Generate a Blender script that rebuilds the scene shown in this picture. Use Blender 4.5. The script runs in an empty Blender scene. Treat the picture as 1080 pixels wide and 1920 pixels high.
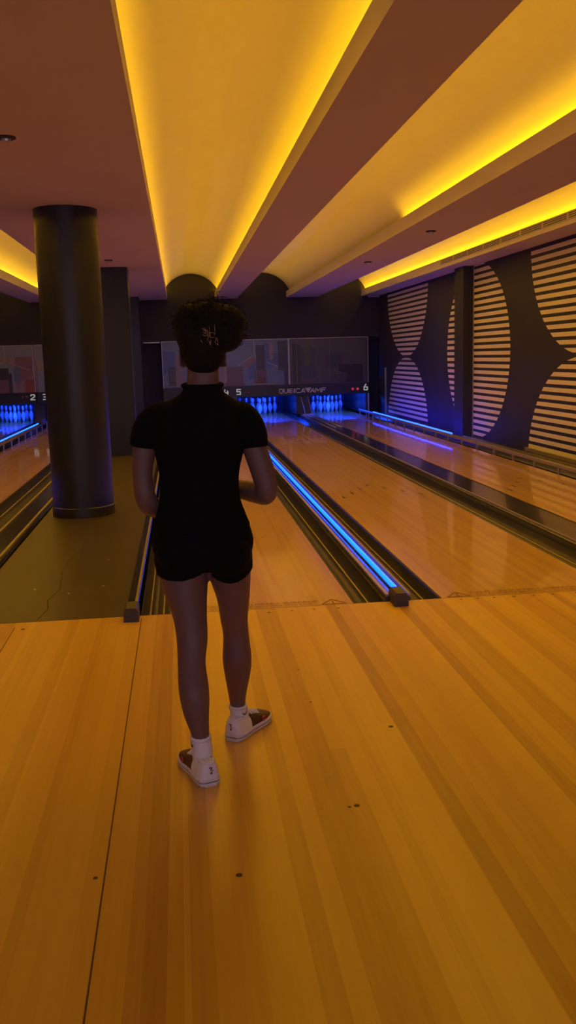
import bpy, bmesh, math, random
import numpy as np
from mathutils import Vector, Matrix

random.seed(7)
S = bpy.context.scene
COL = S.collection
PI = math.pi

# ------------------------------------------------------------------ camera
F_PX, YAW, PITCH, ROLL = 1720.6, 0.1125, 0.1685, -0.0271
CAM = Vector((-1.472, -5.094, 1.428))
_f0 = Vector((math.sin(YAW), math.cos(YAW), 0)); _r0 = Vector((math.cos(YAW), -math.sin(YAW), 0)); _u0 = Vector((0, 0, 1))
_fw = _f0 * math.cos(PITCH) - _u0 * math.sin(PITCH)
_up = _u0 * math.cos(PITCH) + _f0 * math.sin(PITCH)
_r = _r0 * math.cos(ROLL) + _up * math.sin(ROLL)
_u = _up * math.cos(ROLL) - _r0 * math.sin(ROLL)
cd = bpy.data.cameras.new('camera')
cd.sensor_fit = 'VERTICAL'; cd.sensor_height = 36.0; cd.lens = F_PX / 1920 * 36.0
cd.clip_start = 0.05; cd.clip_end = 200
cam = bpy.data.objects.new('camera', cd); COL.objects.link(cam)
M = Matrix.Identity(4)
for i in range(3):
    M[i][0], M[i][1], M[i][2], M[i][3] = _r[i], _u[i], -_fw[i], CAM[i]
cam.matrix_world = M
S.camera = cam

# ------------------------------------------------------------------ world, exposure, large lights
S.view_settings.view_transform = 'Standard'
S.view_settings.look = 'None'
S.view_settings.gamma = 1.0
S.view_settings.use_curve_mapping = False
S.view_settings.exposure = 0.0
W = bpy.data.worlds.new('world'); S.world = W; W.use_nodes = True
W.node_tree.nodes['Background'].inputs[0].default_value = (0.45, 0.40, 1.0, 1)
W.node_tree.nodes['Background'].inputs[1].default_value = 0.12
S.cycles.max_bounces = 10; S.cycles.diffuse_bounces = 5; S.cycles.glossy_bounces = 4
S.cycles.sample_clamp_indirect = 4.0
S.cycles.caustics_reflective = False; S.cycles.caustics_refractive = False

YELLOW = (1.0, 0.53, 0.005)
LED_STRENGTH = 30.0
BLUE = (0.0, 0.10, 1.0)

def area(name, loc, rot, sx, sy, power, color, spread=PI):
    l = bpy.data.lights.new(name, 'AREA'); l.shape = 'RECTANGLE'; l.size = sx; l.size_y = sy
    l.energy = power; l.color = color; l.spread = spread
    o = bpy.data.objects.new(name, l); o.location = loc; o.rotation_euler = rot; COL.objects.link(o)
    return o
# the seating area's cool lights and screens, behind the camera
area('concourse_light', (-1.6, -8.2, 1.7), (PI / 2, 0, 0), 9.0, 1.8, 82, (0.74, 0.60, 0.84))
# added unseen violet fill over the far lanes, turned to the pin end
area('violet_fill', (-1.0, 11.0, 2.72), (math.radians(42), 0, 0), 8.0, 0.12, 24, (0.34, 0.36, 1.0), 1.6)
# added unseen fill for the yellow coves: one turned up into each vault, one turned down to the lanes
for cx, ln, up_w, dn_w in ((-5.47, 17, 22, 40), (-3.73, 17, 22, 45), (-1.12, 17, 22, 60), (0.52, 17, 24, 60), (2.36, 17, 20, 60)):
    area('cove_up_fill', (cx, 7.4, 2.95), (PI, 0, 0), 0.75, 18.4, up_w * .74, (1.0, 0.50, 0.010))
    area('cove_down_fill', (cx, 5.4, 3.0), (0, 0, 0), 0.6, 13.0, dn_w * .85, (1.0, 0.52, 0.012), 2.5)

# ------------------------------------------------------------------ materials
def mat(name, color, rough=0.6, metal=0.0, spec=0.5, coat=0.0, coat_rough=0.1, noise=0.0, nscale=8.0, bump=0.0, bscale=60.0, sheen=0.0):
    m = bpy.data.materials.new(name); m.use_nodes = True
    nt = m.node_tree; b = nt.nodes['Principled BSDF']
    b.inputs['Roughness'].default_value = rough; b.inputs['Metallic'].default_value = metal
    b.inputs['Specular IOR Level'].default_value = spec
    b.inputs['Coat Weight'].default_value = coat; b.inputs['Coat Roughness'].default_value = coat_rough
    if sheen: b.inputs['Sheen Weight'].default_value = sheen
    tc = nt.nodes.new('ShaderNodeTexCoord')
    nz = nt.nodes.new('ShaderNodeTexNoise'); nz.inputs['Scale'].default_value = nscale; nz.inputs['Detail'].default_value = 4
    nt.links.new(tc.outputs['Object'], nz.inputs['Vector'])
    mr = nt.nodes.new('ShaderNodeMapRange'); mr.inputs['To Min'].default_value = 1 - noise; mr.inputs['To Max'].default_value = 1 + noise
    nt.links.new(nz.outputs['Fac'], mr.inputs['Value'])
    mx = nt.nodes.new('ShaderNodeVectorMath'); mx.operation = 'SCALE'; mx.inputs[0].default_value = color
    nt.links.new(mr.outputs['Result'], mx.inputs['Scale'])
    nt.links.new(mx.outputs['Vector'], b.inputs['Base Color'])
    if bump:
        n2 = nt.nodes.new('ShaderNodeTexNoise'); n2.inputs['Scale'].default_value = bscale; n2.inputs['Detail'].default_value = 5
        nt.links.new(tc.outputs['Object'], n2.inputs['Vector'])
        bp = nt.nodes.new('ShaderNodeBump'); bp.inputs['Strength'].default_value = bump; bp.inputs['Distance'].default_value = 0.004
        nt.links.new(n2.outputs['Fac'], bp.inputs['Height']); nt.links.new(bp.outputs['Normal'], b.inputs['Normal'])
    return m

def emit(name, color, strength):
    m = bpy.data.materials.new(name); m.use_nodes = True
    nt = m.node_tree; b = nt.nodes['Principled BSDF']
    b.inputs['Base Color'].default_value = (0.02, 0.02, 0.02, 1)
    b.inputs['Emission Color'].default_value = (*color, 1); b.inputs['Emission Strength'].default_value = strength
    return m

def wood(name, stops, bw, blen, rough, coat, coat_rough, grain=0.10, seam=0.25):
    """long boards running along y: one tone per board, fine stretched grain, thin seams"""
    m = bpy.data.materials.new(name); m.use_nodes = True
    nt = m.node_tree; N = nt.nodes.new; L = nt.links.new; b = nt.nodes['Principled BSDF']
    b.inputs['Roughness'].default_value = rough; b.inputs['Coat Weight'].default_value = coat; b.inputs['Coat Roughness'].default_value = coat_rough
    tc = N('ShaderNodeTexCoord'); sp = N('ShaderNodeSeparateXYZ'); L(tc.outputs['Object'], sp.inputs[0])
    def mth(op, a, c=None):
        n = N('ShaderNodeMath'); n.operation = op
        for i, v in enumerate((a, c)):
            if v is None: continue
            if isinstance(v, (int, float)): n.inputs[i].default_value = v
            else: L(v, n.inputs[i])
        return n.outputs[0]
    def boards(w, ln, off):
        q = mth('DIVIDE', mth('ADD', sp.outputs['X'], off), w); ix = mth('FLOOR', q)
        wn = N('ShaderNodeTexWhiteNoise'); wn.noise_dimensions = '1D'; L(ix, wn.inputs['W'])
        iy = mth('FLOOR', mth('ADD', mth('DIVIDE', sp.outputs['Y'], ln), mth('MULTIPLY', wn.outputs['Value'], 7.0)))
        cb = N('ShaderNodeCombineXYZ'); L(ix, cb.inputs[0]); L(iy, cb.inputs[1])
        w2 = N('ShaderNodeTexWhiteNoise'); w2.noise_dimensions = '2D'; L(cb.outputs[0], w2.inputs['Vector'])
        return w2.outputs['Value'], mth('FRACT', q)
    a, fr = boards(bw, blen, 0.0)
    c, _ = boards(bw * 2.37, blen * 2.1, 0.013)
    mp = N('ShaderNodeMapping'); mp.inputs['Scale'].default_value = (55, 1.6, 1); L(tc.outputs['Object'], mp.inputs[0])
    nz = N('ShaderNodeTexNoise'); nz.inputs['Scale'].default_value = 1.0; nz.inputs['Detail'].default_value = 6; L(mp.outputs[0], nz.inputs['Vector'])
    t = mth('ADD', mth('MULTIPLY', a, 0.55), mth('MULTIPLY', c, 0.45))
    t = mth('ADD', t, mth('MULTIPLY', mth('SUBTRACT', nz.outputs['Fac'], 0.5), grain * 6))
    cr = N('ShaderNodeValToRGB'); e = cr.color_ramp.elements
    e[0].position = 0.05; e[0].color = (*stops[0], 1); e[1].position = 0.95; e[1].color = (*stops[-1], 1)
    for k, s in enumerate(stops[1:-1]):
        x = e.new(0.05 + 0.9 * (k + 1) / (len(stops) - 1)); x.color = (*s, 1)
    L(t, cr.inputs['Fac'])
    sm = mth('MULTIPLY', mth('LESS_THAN', fr, 0.03), seam)
    mx = N('ShaderNodeMix'); mx.data_type = 'RGBA'; mx.inputs['B'].default_value = (0.16, 0.07, 0.015, 1)
    L(sm, mx.inputs['Factor']); L(cr.outputs['Color'], mx.inputs['A']); L(mx.outputs['Result'], b.inputs['Base Color'])
    return m

M_APP = wood('approach_maple', [(0.40, 0.185, 0.010), (0.56, 0.30, 0.016), (0.655, 0.375, 0.022), (0.72, 0.43, 0.028)], 0.058, 60.0, 0.42, 0.5, 0.24, 0.07, 0.06)
M_LANE = wood('lane_maple', [(0.50, 0.25, 0.03), (0.60, 0.33, 0.045), (0.66, 0.38, 0.055), (0.70, 0.41, 0.065)], 0.027, 3.2, 0.35, 1.0, 0.05, 0.08, 0.12)
M_MARK = mat('dark_inlay', (0.035, 0.018, 0.01), 0.5)
M_LETTER = mat('worn_lettering', (0.20, 0.085, 0.015), 0.5)
M_SEAM = mat('seam_shadow_gap', (0.10, 0.045, 0.012), 0.7)
M_CEIL = mat('ceiling_paint', (0.60, 0.545, 0.48), 0.9, noise=0.03, nscale=2)
M_VAULT = mat('vault_paint', (0.78, 0.75, 0.46), 0.85, noise=0.03, nscale=1.2)
M_DARK = mat('dark_wall_paint', (0.026, 0.026, 0.050), 0.6, spec=0.3, noise=0.10, nscale=3)
M_NAVY = mat('navy_column_paint', (0.018, 0.020, 0.036), 0.36, spec=0.4, noise=0.10, nscale=4)
M_CREAM = mat('cream_stripe_paint', (0.80, 0.73, 0.58), 0.6, noise=0.04, nscale=6)
M_WALK = mat('dark_walkway_laminate', (0.050, 0.038, 0.032), 0.42, noise=0.14, nscale=5, coat=0.25, coat_rough=0.3)
M_BLACKP = mat('black_gutter_plastic', (0.020, 0.018, 0.018), 0.32, spec=0.4, noise=0.12, nscale=10, coat=0.15, coat_rough=0.15)
M_GLOSSB = mat('gloss_black_cover', (0.035, 0.032, 0.030), 0.16, noise=0.1, nscale=4, coat=0.6, coat_rough=0.07)
M_RIDGE = mat('olive_ridge_metal', (0.42, 0.36, 0.22), 0.35, metal=0.6, noise=0.1, nscale=20)
M_CAP = mat('black_end_cap_rubber', (0.05, 0.045, 0.04), 0.5, noise=0.1)
M_STEEL = mat('brushed_rail_metal', (0.42, 0.40, 0.38), 0.35, metal=0.85, noise=0.1, nscale=30)
M_BOARD = mat('number_board_black', (0.022, 0.020, 0.024), 0.35, noise=0.1)
M_PALE = mat('pale_lettering', (0.86, 0.86, 0.86), 0.6)
M_GREYL = emit('glowing_number_face', (0.62, 0.62, 0.60), 0.45)  # weak glow put into the digits to keep them pale
M_LED = emit('yellow_led', YELLOW, LED_STRENGTH)
M_LEDB = emit('blue_led', (0.0, 0.055, 1.0), 8.0)
M_LEDC = emit('bright_blue_led', (0.0022, 0.014, 1.0), 34.0)
M_LEDD = emit('left_blue_led', (0.008, 0.055, 1.0), 9.0)
M_PITD = emit('dim_pit_tube', (0.006, 0.03, 1.0), 45)
M_PIT = emit('blue_pit_tube', (0.006, 0.055, 1.0), 420)
M_RED = emit('red_foul_lamp', (0.9, 0.05, 0.08), 0.5)
M_REDDIM = mat('unlit_foul_lamp', (0.22, 0.09, 0.09), 0.4)
M_PINM = mat('pin_white', (0.85, 0.85, 0.85), 0.25, coat=0.4)
M_PINR = mat('pin_neck_stripe', (0.55, 0.03, 0.03), 0.3)
M_PITB = mat('pit_curtain', (0.10, 0.10, 0.12), 0.8, noise=0.15)
M_KICK = mat('kickback_board', (0.07, 0.07, 0.08), 0.16, noise=0.1)
M_SKIN = mat('brown_skin', (0.150, 0.082, 0.068), 0.5, spec=0.35, noise=0.06, nscale=12)
M_HAIR = mat('black_brown_hair', (0.009, 0.0065, 0.005), 0.75, spec=0.15, noise=0.2, nscale=30)
M_BLACK = mat('black_cotton', (0.0065, 0.006, 0.0075), 0.9, spec=0.08, noise=0.1, nscale=40, bump=0.15, bscale=30)
M_SOCK = mat('white_cotton', (0.74, 0.72, 0.74), 0.9, bump=0.2, bscale=400)
M_SHOEW = mat('white_leather', (0.74, 0.71, 0.70), 0.5, noise=0.04)
M_SHOED = mat('brown_leather', (0.075, 0.032, 0.018), 0.5, noise=0.2, nscale=20)
M_SOLE = mat('white_rubber', (0.66, 0.62, 0.62), 0.55)
M_LINE = mat('grey_line', (0.12, 0.09, 0.09), 0.6)
M_REDA = mat('red_accent', (0.45, 0.05, 0.05), 0.5)
M_GOLD = mat('gold_wire', (0.55, 0.42, 0.24), 0.3, metal=1.0)
M_TRIM = mat('pale_metal_trim', (0.55, 0.52, 0.48), 0.35, metal=0.5)
M_GRILLE = mat('grille_paint', (0.55, 0.50, 0.42), 0.6)
M_SLOT = mat('grille_shadow_slot', (0.05, 0.045, 0.04), 0.8)

# ------------------------------------------------------------------ mesh helpers
class MB:
    def __init__(s): s.v = []; s.f = []; s.m = []
    def add(s, vs, fs, mi=0):
        o = len(s.v); s.v += [tuple(v) for v in vs]
        for f in fs: s.f.append([o + i for i in f]); s.m.append(mi)
    def box(s, a, b, mi=0):
        x0, y0, z0 = a; x1, y1, z1 = b
        s.add([(x0, y0, z0), (x1, y0, z0), (x1, y1, z0), (x0, y1, z0), (x0, y0, z1), (x1, y0, z1), (x1, y1, z1), (x0, y1, z1)],
              [(3, 2, 1, 0), (4, 5, 6, 7), (0, 1, 5, 4), (1, 2, 6, 5), (2, 3, 7, 6), (3, 0, 4, 7)], mi)
    def obox(s, p, q, w, h, mi=0, up=Vector((0, 0, 1))):
        """a bar from p to q, w wide, h high"""
        p = Vector(p); q = Vector(q); d = (q - p).normalized()
        sd = d.cross(up)
        if sd.length < 1e-5: sd = d.cross(Vector((0, 1, 0)))
        sd.normalize(); n = sd.cross(d).normalized()
        A = [p - sd * w / 2 - n * h / 2, p + sd * w / 2 - n * h / 2, p + sd * w / 2 + n * h / 2, p - sd * w / 2 + n * h / 2]
        B = [x + (q - p) for x in A]
        s.add(A + B, [(3, 2, 1, 0), (4, 5, 6, 7), (0, 1, 5, 4), (1, 2, 6, 5), (2, 3, 7, 6), (3, 0, 4, 7)], mi)
    def prism_y(s, prof, y0, y1, mi=0, closed=True):
        """extrude an (x, z) profile along y"""
        n = len(prof)
        vs = [(x, y0, z) for x, z in prof] + [(x, y1, z) for x, z in prof]
        fs = [(i, (i + 1) % n, n + (i + 1) % n, n + i) for i in range(n if closed else n - 1)]
        if closed: fs += [tuple(range(n))[::-1], tuple(range(n, 2 * n))]
        s.add(vs, fs, mi)
    def poly(s, pts, mi=0):
        s.add(pts, [tuple(range(len(pts)))], mi)
    def lathe(s, prof, c=(0, 0, 0), n=24, mi=0):
        vs = []; fs = []; k = len(prof)
        for i in range(n):
            a = 2 * PI * i / n
            vs += [(c[0] + r * math.cos(a), c[1] + r * math.sin(a), c[2] + z) for r, z in prof]
        for i in range(n):
            j = (i + 1) % n
            for t in range(k - 1): fs.append((i * k + t, j * k + t, j * k + t + 1, i * k + t + 1))
        fs.append(tuple(i * k for i in range(n))[::-1]); fs.append(tuple(i * k + k - 1 for i in range(n)))
        s.add(vs, fs, mi)
    def loft(s, rings, mi=0, caps=True):
        n = len(rings[0]); vs = [p for r in rings for p in r]; fs = []
        for k in range(len(rings) - 1):
            for i in range(n):
                j = (i + 1) % n
                fs.append((k * n + i, k * n + j, (k + 1) * n + j, (k + 1) * n + i))
        if caps: fs += [tuple(range(n))[::-1], tuple(range((len(rings) - 1) * n, len(rings) * n))]
        s.add(vs, fs, mi)
    def tube(s, pts, r, n=8, mi=0):
        pts = [Vector(p) for p in pts]
        rs = list(r) if hasattr(r, '__len__') else [r] * len(pts)
        d0 = (pts[1] - pts[0]).normalized()
        ref = Vector((0, 0, 1)) if abs(d0.z) < 0.9 else Vector((0, 1, 0))
        sd = d0.cross(ref).normalized(); rings = []
        for i, p in enumerate(pts):
            d = (pts[min(i + 1, len(pts) - 1)] - pts[max(i - 1, 0)]).normalized()
            sd = (sd - d * sd.dot(d)).normalized(); nn = d.cross(sd)
            rings.append([p + (sd * math.cos(2 * PI * k / n) + nn * math.sin(2 * PI * k / n)) * rs[i] for k in range(n)])
        s.loft(rings, mi)
    def ball(s, c, rx, ry, rz, n=16, mi=0):
        prof = [(math.sin(PI * t / 10), -math.cos(PI * t / 10)) for t in range(11)]
        prof[0] = (0.02, -1); prof[-1] = (0.02, 1)
        o = MB(); o.lathe(prof, n=n)
        s.add([(c[0] + x * rx, c[1] + y * ry, c[2] + z * rz) for x, y, z in o.v], o.f, mi)
    def build(s, name, mats, parent=None, smooth=False, loc=None):
        me = bpy.data.meshes.new(name)
        org = Vector(loc) if loc else Vector((0, 0, 0))
        me.from_pydata([tuple(Vector(v) - org) for v in s.v], [], s.f)
        for m in (mats if isinstance(mats, (list, tuple)) else [mats]): me.materials.append(m)
        me.polygons.foreach_set('material_index', s.m)
        bm = bmesh.new(); bm.from_mesh(me); bmesh.ops.recalc_face_normals(bm, faces=bm.faces); bm.to_mesh(me); bm.free()
        if smooth:
            me.polygons.foreach_set('use_smooth', [True] * len(me.polygons))
        me.update()
        o = bpy.data.objects.new(name, me); COL.objects.link(o)
        if loc: o.location = org
        if parent: o.parent = parent
        return o

def shade_auto(o, ang=35):
    me = o.data
    me.polygons.foreach_set('use_smooth', [True] * len(me.polygons))
    bm = bmesh.new(); bm.from_mesh(me)
    for e in bm.edges:
        if len(e.link_faces) == 2 and e.calc_face_angle(0) > math.radians(ang): e.smooth = False
    bm.to_mesh(me); bm.free()
    return o
def tag(o, label, cat=None, group=None, kind=None):
    o['label'] = label
    if cat: o['category'] = cat
    if group: o['group'] = group
    if kind: o['kind'] = kind
    return o
def empty(name, loc=(0, 0, 0)):
    o = bpy.data.objects.new(name, None); o.location = loc; o.empty_display_size = 0.1; COL.objects.link(o); return o
def strokes(mb, lines, ox, oz, w, h, t, y, mi=0, depth=0.006, slant=0.0):
    """flat lettering in the xz plane facing -y: each stroke is a bar of width t"""
    for ln in lines:
        for (ax, az), (bx, bz) in zip(ln[:-1], ln[1:]):
            p = Vector((ox + (ax + slant * az) * w, y, oz + az * h)); q = Vector((ox + (bx + slant * bz) * w, y, oz + bz * h))
            d = (q - p).normalized() * t * 0.5
            mb.obox(p - d, q + d, t, depth, mi, up=Vector((0, 1, 0)))

# ------------------------------------------------------------------ constants of the place
H = 2.78            # underside of the beams
YB = 16.83          # back wall
XR = 3.33           # right wall
XL = -9.0
YN = -8.6           # how far the room is built behind the camera
LW = 1.054
LANES = {1: -7.66, 2: -6.07, 3: -4.43, 4: -1.584, 5: 0.0, 6: 1.75}   # left edges

# ------------------------------------------------------------------ floors
fl = MB()
fl.box((XL, YN, -0.08), (XR, 0.0, 0.0))
for x, y, r in [(-1.37, -2.73, .010), (-0.97, -2.39, .010), (-0.995, -2.395, .006), (-0.72, -1.79, .010), (-0.99, -1.48, .006), (-0.99, -1.07, .006),
             (-1.77, -2.68, .007), (-1.03, -0.09, .011), (-0.90, -0.085, .009), (-0.77, -0.075, .009), (-0.63, -0.08, .009), (-2.38, -0.14, .012),
             (0.10, -0.05, .008), (0.20, -0.05, .009), (0.30, -0.05, .009), (0.42, -0.05, .012), (0.54, -0.05, .009), (0.66, -0.05, .009), (0.8, -0.05, .009)]:
    fl.poly([(x + r * math.cos(a * PI / 6), y + r * math.sin(a * PI / 6), 0.0008) for a in range(12)], 1)
for x, y0, y1 in [(-1.745, YN, -0.06), (-2.43, -0.9, -0.10)]:
    fl.poly([(x - .0025, y0, .0006), (x + .0025, y0, .0006), (x + .0025, y1, .0006), (x - .0025, y1, .0006)], 2)
fl.poly([(XL, -0.006, .0006), (XR, -0.006, .0006), (XR, 0.0, .0006), (XL, 0.0, .0006)], 2)
tag(fl.build('floor', [M_APP, M_MARK, M_SEAM]), 'glossy orange maple plank approach floor in front of the lanes', 'floor', kind='structure')

ub = MB(); ub.box((XL, 0.0, -0.35), (XR, 20.2, -0.22))
tag(ub.build('floor_base', M_BOARD), 'dark slab below the gutters between the lanes', 'floor', kind='structure')

wk = MB(); wk.box((-2.79, 0.0, -0.2), (-1.84, YB, 0.0))
crk = [(-2.33, 0.03), (-2.30, 0.25), (-2.33, 0.45), (-2.29, 0.72), (-2.34, 1.25), (-2.33, 1.7), (-2.29, 2.2), (-2.30, 2.75)]
for (ax, ay), (bx, by) in zip(crk[:-1], crk[1:]):
    wk.poly([(ax - .004, ay, .0008), (ax + .004, ay, .0008), (bx + .004, by, .0008), (bx - .004, by, .0008)], 1)
for x, y in [(-2.02, 0.75), (-2.05, 1.55), (-2.45, 0.75), (-2.22, 0.6)]:
    wk.poly([(x + .009 * math.cos(a), y + .016 * math.sin(a), .001) for a in np.linspace(0, 6, 7)], 2)
tag(wk.build('floor_walkway', [M_WALK, M_SLOT, M_TRIM]), 'dark brown walkway strip with a crack, around the round column', 'floor', kind='structure')

# ------------------------------------------------------------------ walls
w = MB()
w.box((XL, YB, 1.83), (XR + .2, YB + .15, 3.7))
tag(w.build('wall_back', M_DARK), 'dark navy back wall above the pin deck murals', 'wall', kind='structure')
w = MB(); w.box((XL, 20.05, -0.3), (XR + .2, 20.2, 1.9)); w.box((XL, 17.3, 0.80), (XR, 20.05, 0.84))
tag(w.build('wall_pit', M_PITB), 'dark rear wall and lid of the pin pits', 'wall', kind='structure')
for nm, x0, x1, lb in [('wall_recess', -2.62, -1.865, 'dark recessed wall panel left of the murals, behind the columns'), ('wall_corner', 3.05, XR + .2, 'dark recessed pier in the right back corner beside number 6')]:
    w = MB(); w.box((x0, YB + .3, -0.2), (x1, YB + .45, 1.83)); w.box((x0, YB + .15, 1.80), (x1, YB + .45, 1.83))
    tag(w.build(nm, M_DARK), lb, 'wall', kind='structure')

w = MB(); w.box((XR, YN, -0.3), (XR + .2, 20.2, 3.7))
def stripes(yc, zc, a, b, zlo, zhi, ylo=-99, yhi=99):
    z = zlo
    while z < zhi:
        z0, z1 = z, min(z + .056, zhi)
        pts = []
        for zz in np.linspace(z0, z1, 5):
            q = 1 - ((zz - zc) / b) ** 2
            pts.append((zz, a * math.sqrt(q) if q > 0 else 0))
        if max(p[1] for p in pts) > 0.05:
            Lh = [(XR - .003, max(ylo, yc - p[1]), p[0]) for p in pts]; Rh = [(XR - .003, min(yhi, yc + p[1]), p[0]) for p in pts][::-1]
            if Lh[2][1] < Rh[2][1] - .02: w.poly(Lh + Rh, 1)
        z += 0.1
for yc in (14.23, 5.52):
    stripes(yc, 2.80, 1.74, 1.45, 1.375, 2.73)
    stripes(yc, -0.06, 1.72, 1.39, 0.075, 1.32)
stripes(9.60, 1.42, 1.60, 1.40, 0.06, 2.80, yhi=9.69)
stripes(9.60, 1.42, 1.60, 1.40, 0.06, 2.80, ylo=10.24)
tag(w.build('wall_right', [M_DARK, M_CREAM]), 'dark right wall painted with cream striped domes and ovals', 'wall', kind='structure')
w = MB(); w.box((XL - .2, YN, -0.3), (XL, 20.2, 3.7))
tag(w.build('wall_left', M_DARK), 'dark left side wall of the hall', 'wall', kind='structure')
w = MB(); w.box((3.155, 9.715, -0.2), (XR, 10.2, H))
w.box((XR - .012, 9.700, -0.1), (XR, 9.714, H - .02), 1)  # pale strip drawn for the light caught on the pilaster edge
tag(w.build('trim_1', [M_DARK, M_TRIM]), 'dark square pilaster cutting the striped oval on the right wall', 'pilaster', kind='structure')
w = MB(); w.box((3.14, 0.2, -0.2), (XR, 9.70, 0.03)); w.box((3.14, 10.21, -0.2), (XR, 16.0, 0.03))
w.box((3.15, 0.2, 0.03), (3.165, 9.7, 0.05), 1); w.box((3.30, 0.2, 0.03), (XR, 7.3, 0.075), 1)
tag(w.build('trim_2', [M_BLACKP, M_RIDGE]), 'low dark ledge with metal edging along the foot of the striped wall', 'trim', kind='structure')
w = MB(); w.box((XR - .03, 16.18, 0.0), (XR, 16.22, 1.1)); w.box((3.05, 16.8, H - .035), (XR, 16.83, H))  # pale strips built in place of the shine on glossy edges
tag(w.build('trim_3', M_TRIM), 'thin pale strip standing in for a bright panel edge, right back corner', 'trim', kind='structure')

# ------------------------------------------------------------------ ceiling: beams, vaults, cove lights
EDGES = [(-8.6, -7.6), (-6.15, -4.8), (-4.25, -3.22), (-1.668, -0.575), (-0.064, 1.10), (1.84, 2.89)]   # cove openings
COVE_NAMES = ['far left', 'second left', 'left', 'centre', 'right', 'rightmost']
ZL, ZG = H + .145, H + .06
beams = []
xl = XL
for a, b in EDGES: beams.append((xl, a)); xl = b
beams.append((xl, XR))
blabels = ['flat ceiling strip by the left wall', 'flat ceiling strip left of the left coves', 'narrow flat ceiling beam left of the round column',
           'broad flat ceiling panel carrying the round column', 'narrow flat ceiling beam right of the centre cove', 'flat ceiling beam between the two right coves', 'narrow flat soffit along the striped wall']
for i, (a, b) in enumerate(beams):
    o = MB(); L_ = i > 0; R_ = i < len(beams) - 1
    pr = [(a, H), (b, H)]
    if R_: pr += [(b, ZL), (b - .02, ZL), (b - .02, ZG), (b - .13, ZG), (b - .13, ZG + .03)]
    else: pr += [(b, ZG + .03)]
    if L_: pr += [(a + .13, ZG + .03), (a + .13, ZG), (a + .02, ZG), (a + .02, ZL), (a, ZL)]
    else: pr += [(a, ZG + .03)]
    o.prism_y(pr, YN, YB)
    tag(o.build('ceiling_beam', M_CEIL), blabels[i], 'ceiling beam', kind='structure')
for i, (a, b) in enumerate(EDGES):
    o = MB(); hw = (b - a) / 2 + .13; cx = (a + b) / 2; z0 = ZG; rise = H + .575 - z0
    R = (hw * hw + rise * rise) / (2 * rise); th = math.asin(min(1, hw / R))
    if rise > R: th = PI - th
    inn = [(cx + R * math.sin(t), z0 + rise - R + R * math.cos(t)) for t in np.linspace(-th, th, 33)]
    out = [(cx + (R + .04) * math.sin(t), z0 + rise - R + (R + .04) * math.cos(t)) for t in np.linspace(th, -th, 33)]
    o.prism_y(inn + out, YN, YB)
    tag(shade_auto(o.build('ceiling_vault', M_VAULT)), 'curved vault over the %s ceiling cove, washed yellow' % COVE_NAMES[i], 'ceiling vault', kind='structure')
rf = MB(); rf.box((XL, YN, 3.45), (XR, YB, 3.6))
tag(rf.build('ceiling', M_CEIL), 'roof slab above the ceiling vaults', 'ceiling', kind='structure')

def cove_strip(x, y0, y1, label, m=M_LED):
    o = MB()
    n = max(1, round((y1 - y0) / 1.5))
    for k in range(n):
        ya, yb = y0 + (y1 - y0) * k / n, y0 + (y1 - y0) * (k + 1) / n - .004
        o.box((x - .012, ya, ZG), (x + .012, yb, ZG + .012))
    ob = o.build('cove_light_strip', m)
    tag(ob, label, 'light strip', 'yellow light strips in the ceiling coves')
    return ob
for i, (a, b) in enumerate(EDGES):
    if i == 0: continue
    cove_strip(a - .05, -2.2, YB - .03, 'yellow light strip on the left ledge of the %s ceiling cove' % COVE_NAMES[i])
    cove_strip(b + .05, -2.2, 5.6 if i == 4 else YB - .03, 'yellow light strip on the right ledge of the %s ceiling cove' % COVE_NAMES[i])

# vent grille on the lip of the rightmost cove
vg = empty('air_vent', (2.885, 7.2, H + .09))
tag(vg, 'long slotted air vent grille along the lip of the rightmost ceiling cove', 'vent')
o = MB(); o.box((-.006, -2.9, -.03), (.005, 2.9, .04)); o.build('frame', M_GRILLE, vg)
for k in range(3):
    o = MB()
    for s_ in range(8):
        o.box((-.009, -2.85 + s_ * .72, -.022 + k * .022), (-.0055, -2.85 + s_ * .72 + .66, -.013 + k * .022))
    o.build('slot', M_SLOT, vg)

spr = [(-2.45, 0.92, 'small flat ceiling sprinkler plate near the left edge, ahead of the column'),
       (1.43, 5.42, 'small ceiling sprinkler plate on the beam between the right coves, nearer one'),
       (1.40, 8.81, 'small ceiling sprinkler plate on the beam between the right coves, farther one'),
       (-2.36, 8.0, 'small ceiling sprinkler plate between the round column and the square column')]
for x, y, lb in spr:
    r = empty('ceiling_sprinkler', (x, y, H)); tag(r, lb, 'sprinkler', 'ceiling sprinkler plates')
    o = MB(); o.lathe([(.058, 0), (.060, -.008), (.045, -.014)], n=20); o.build('cover_plate', M_SLOT, r)
    o = MB(); o.lathe([(.030, -.014), (.028, -.026), (.006, -.03)], n=12); o.build('sprinkler_head', M_TRIM, r)

# ------------------------------------------------------------------ columns
cr = empty('round_column', (-2.43, 3.70, 0)); tag(cr, 'thick round navy column standing on the dark walkway', 'column', kind='structure')
o = MB(); o.lathe([(.283, 0), (.283, H)], n=64); shade_auto(o.build('shaft', M_NAVY, cr))
o = MB(); o.lathe([(.283, 0.001), (.292, 0.001), (.292, .085), (.284, .092)], n=64); shade_auto(o.build('base_ring', M_BOARD, cr))
for (x0, x1, y0, y1, lb) in [(-2.68, -2.17, 9.0, 9.5, 'square dark column just behind the round column'), (-2.60, -2.28, 15.6, 15.95, 'far square dark column by the back wall recess')]:
    o = MB(); o.box((x0, y0, 0), (x1, y1, H)); o.box((x1 - .012, y0 - .004, 0), (x1, y0, H), 1)
    tag(o.build('square_column', [M_NAVY, M_DARK]), lb, 'column', kind='structure')

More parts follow.
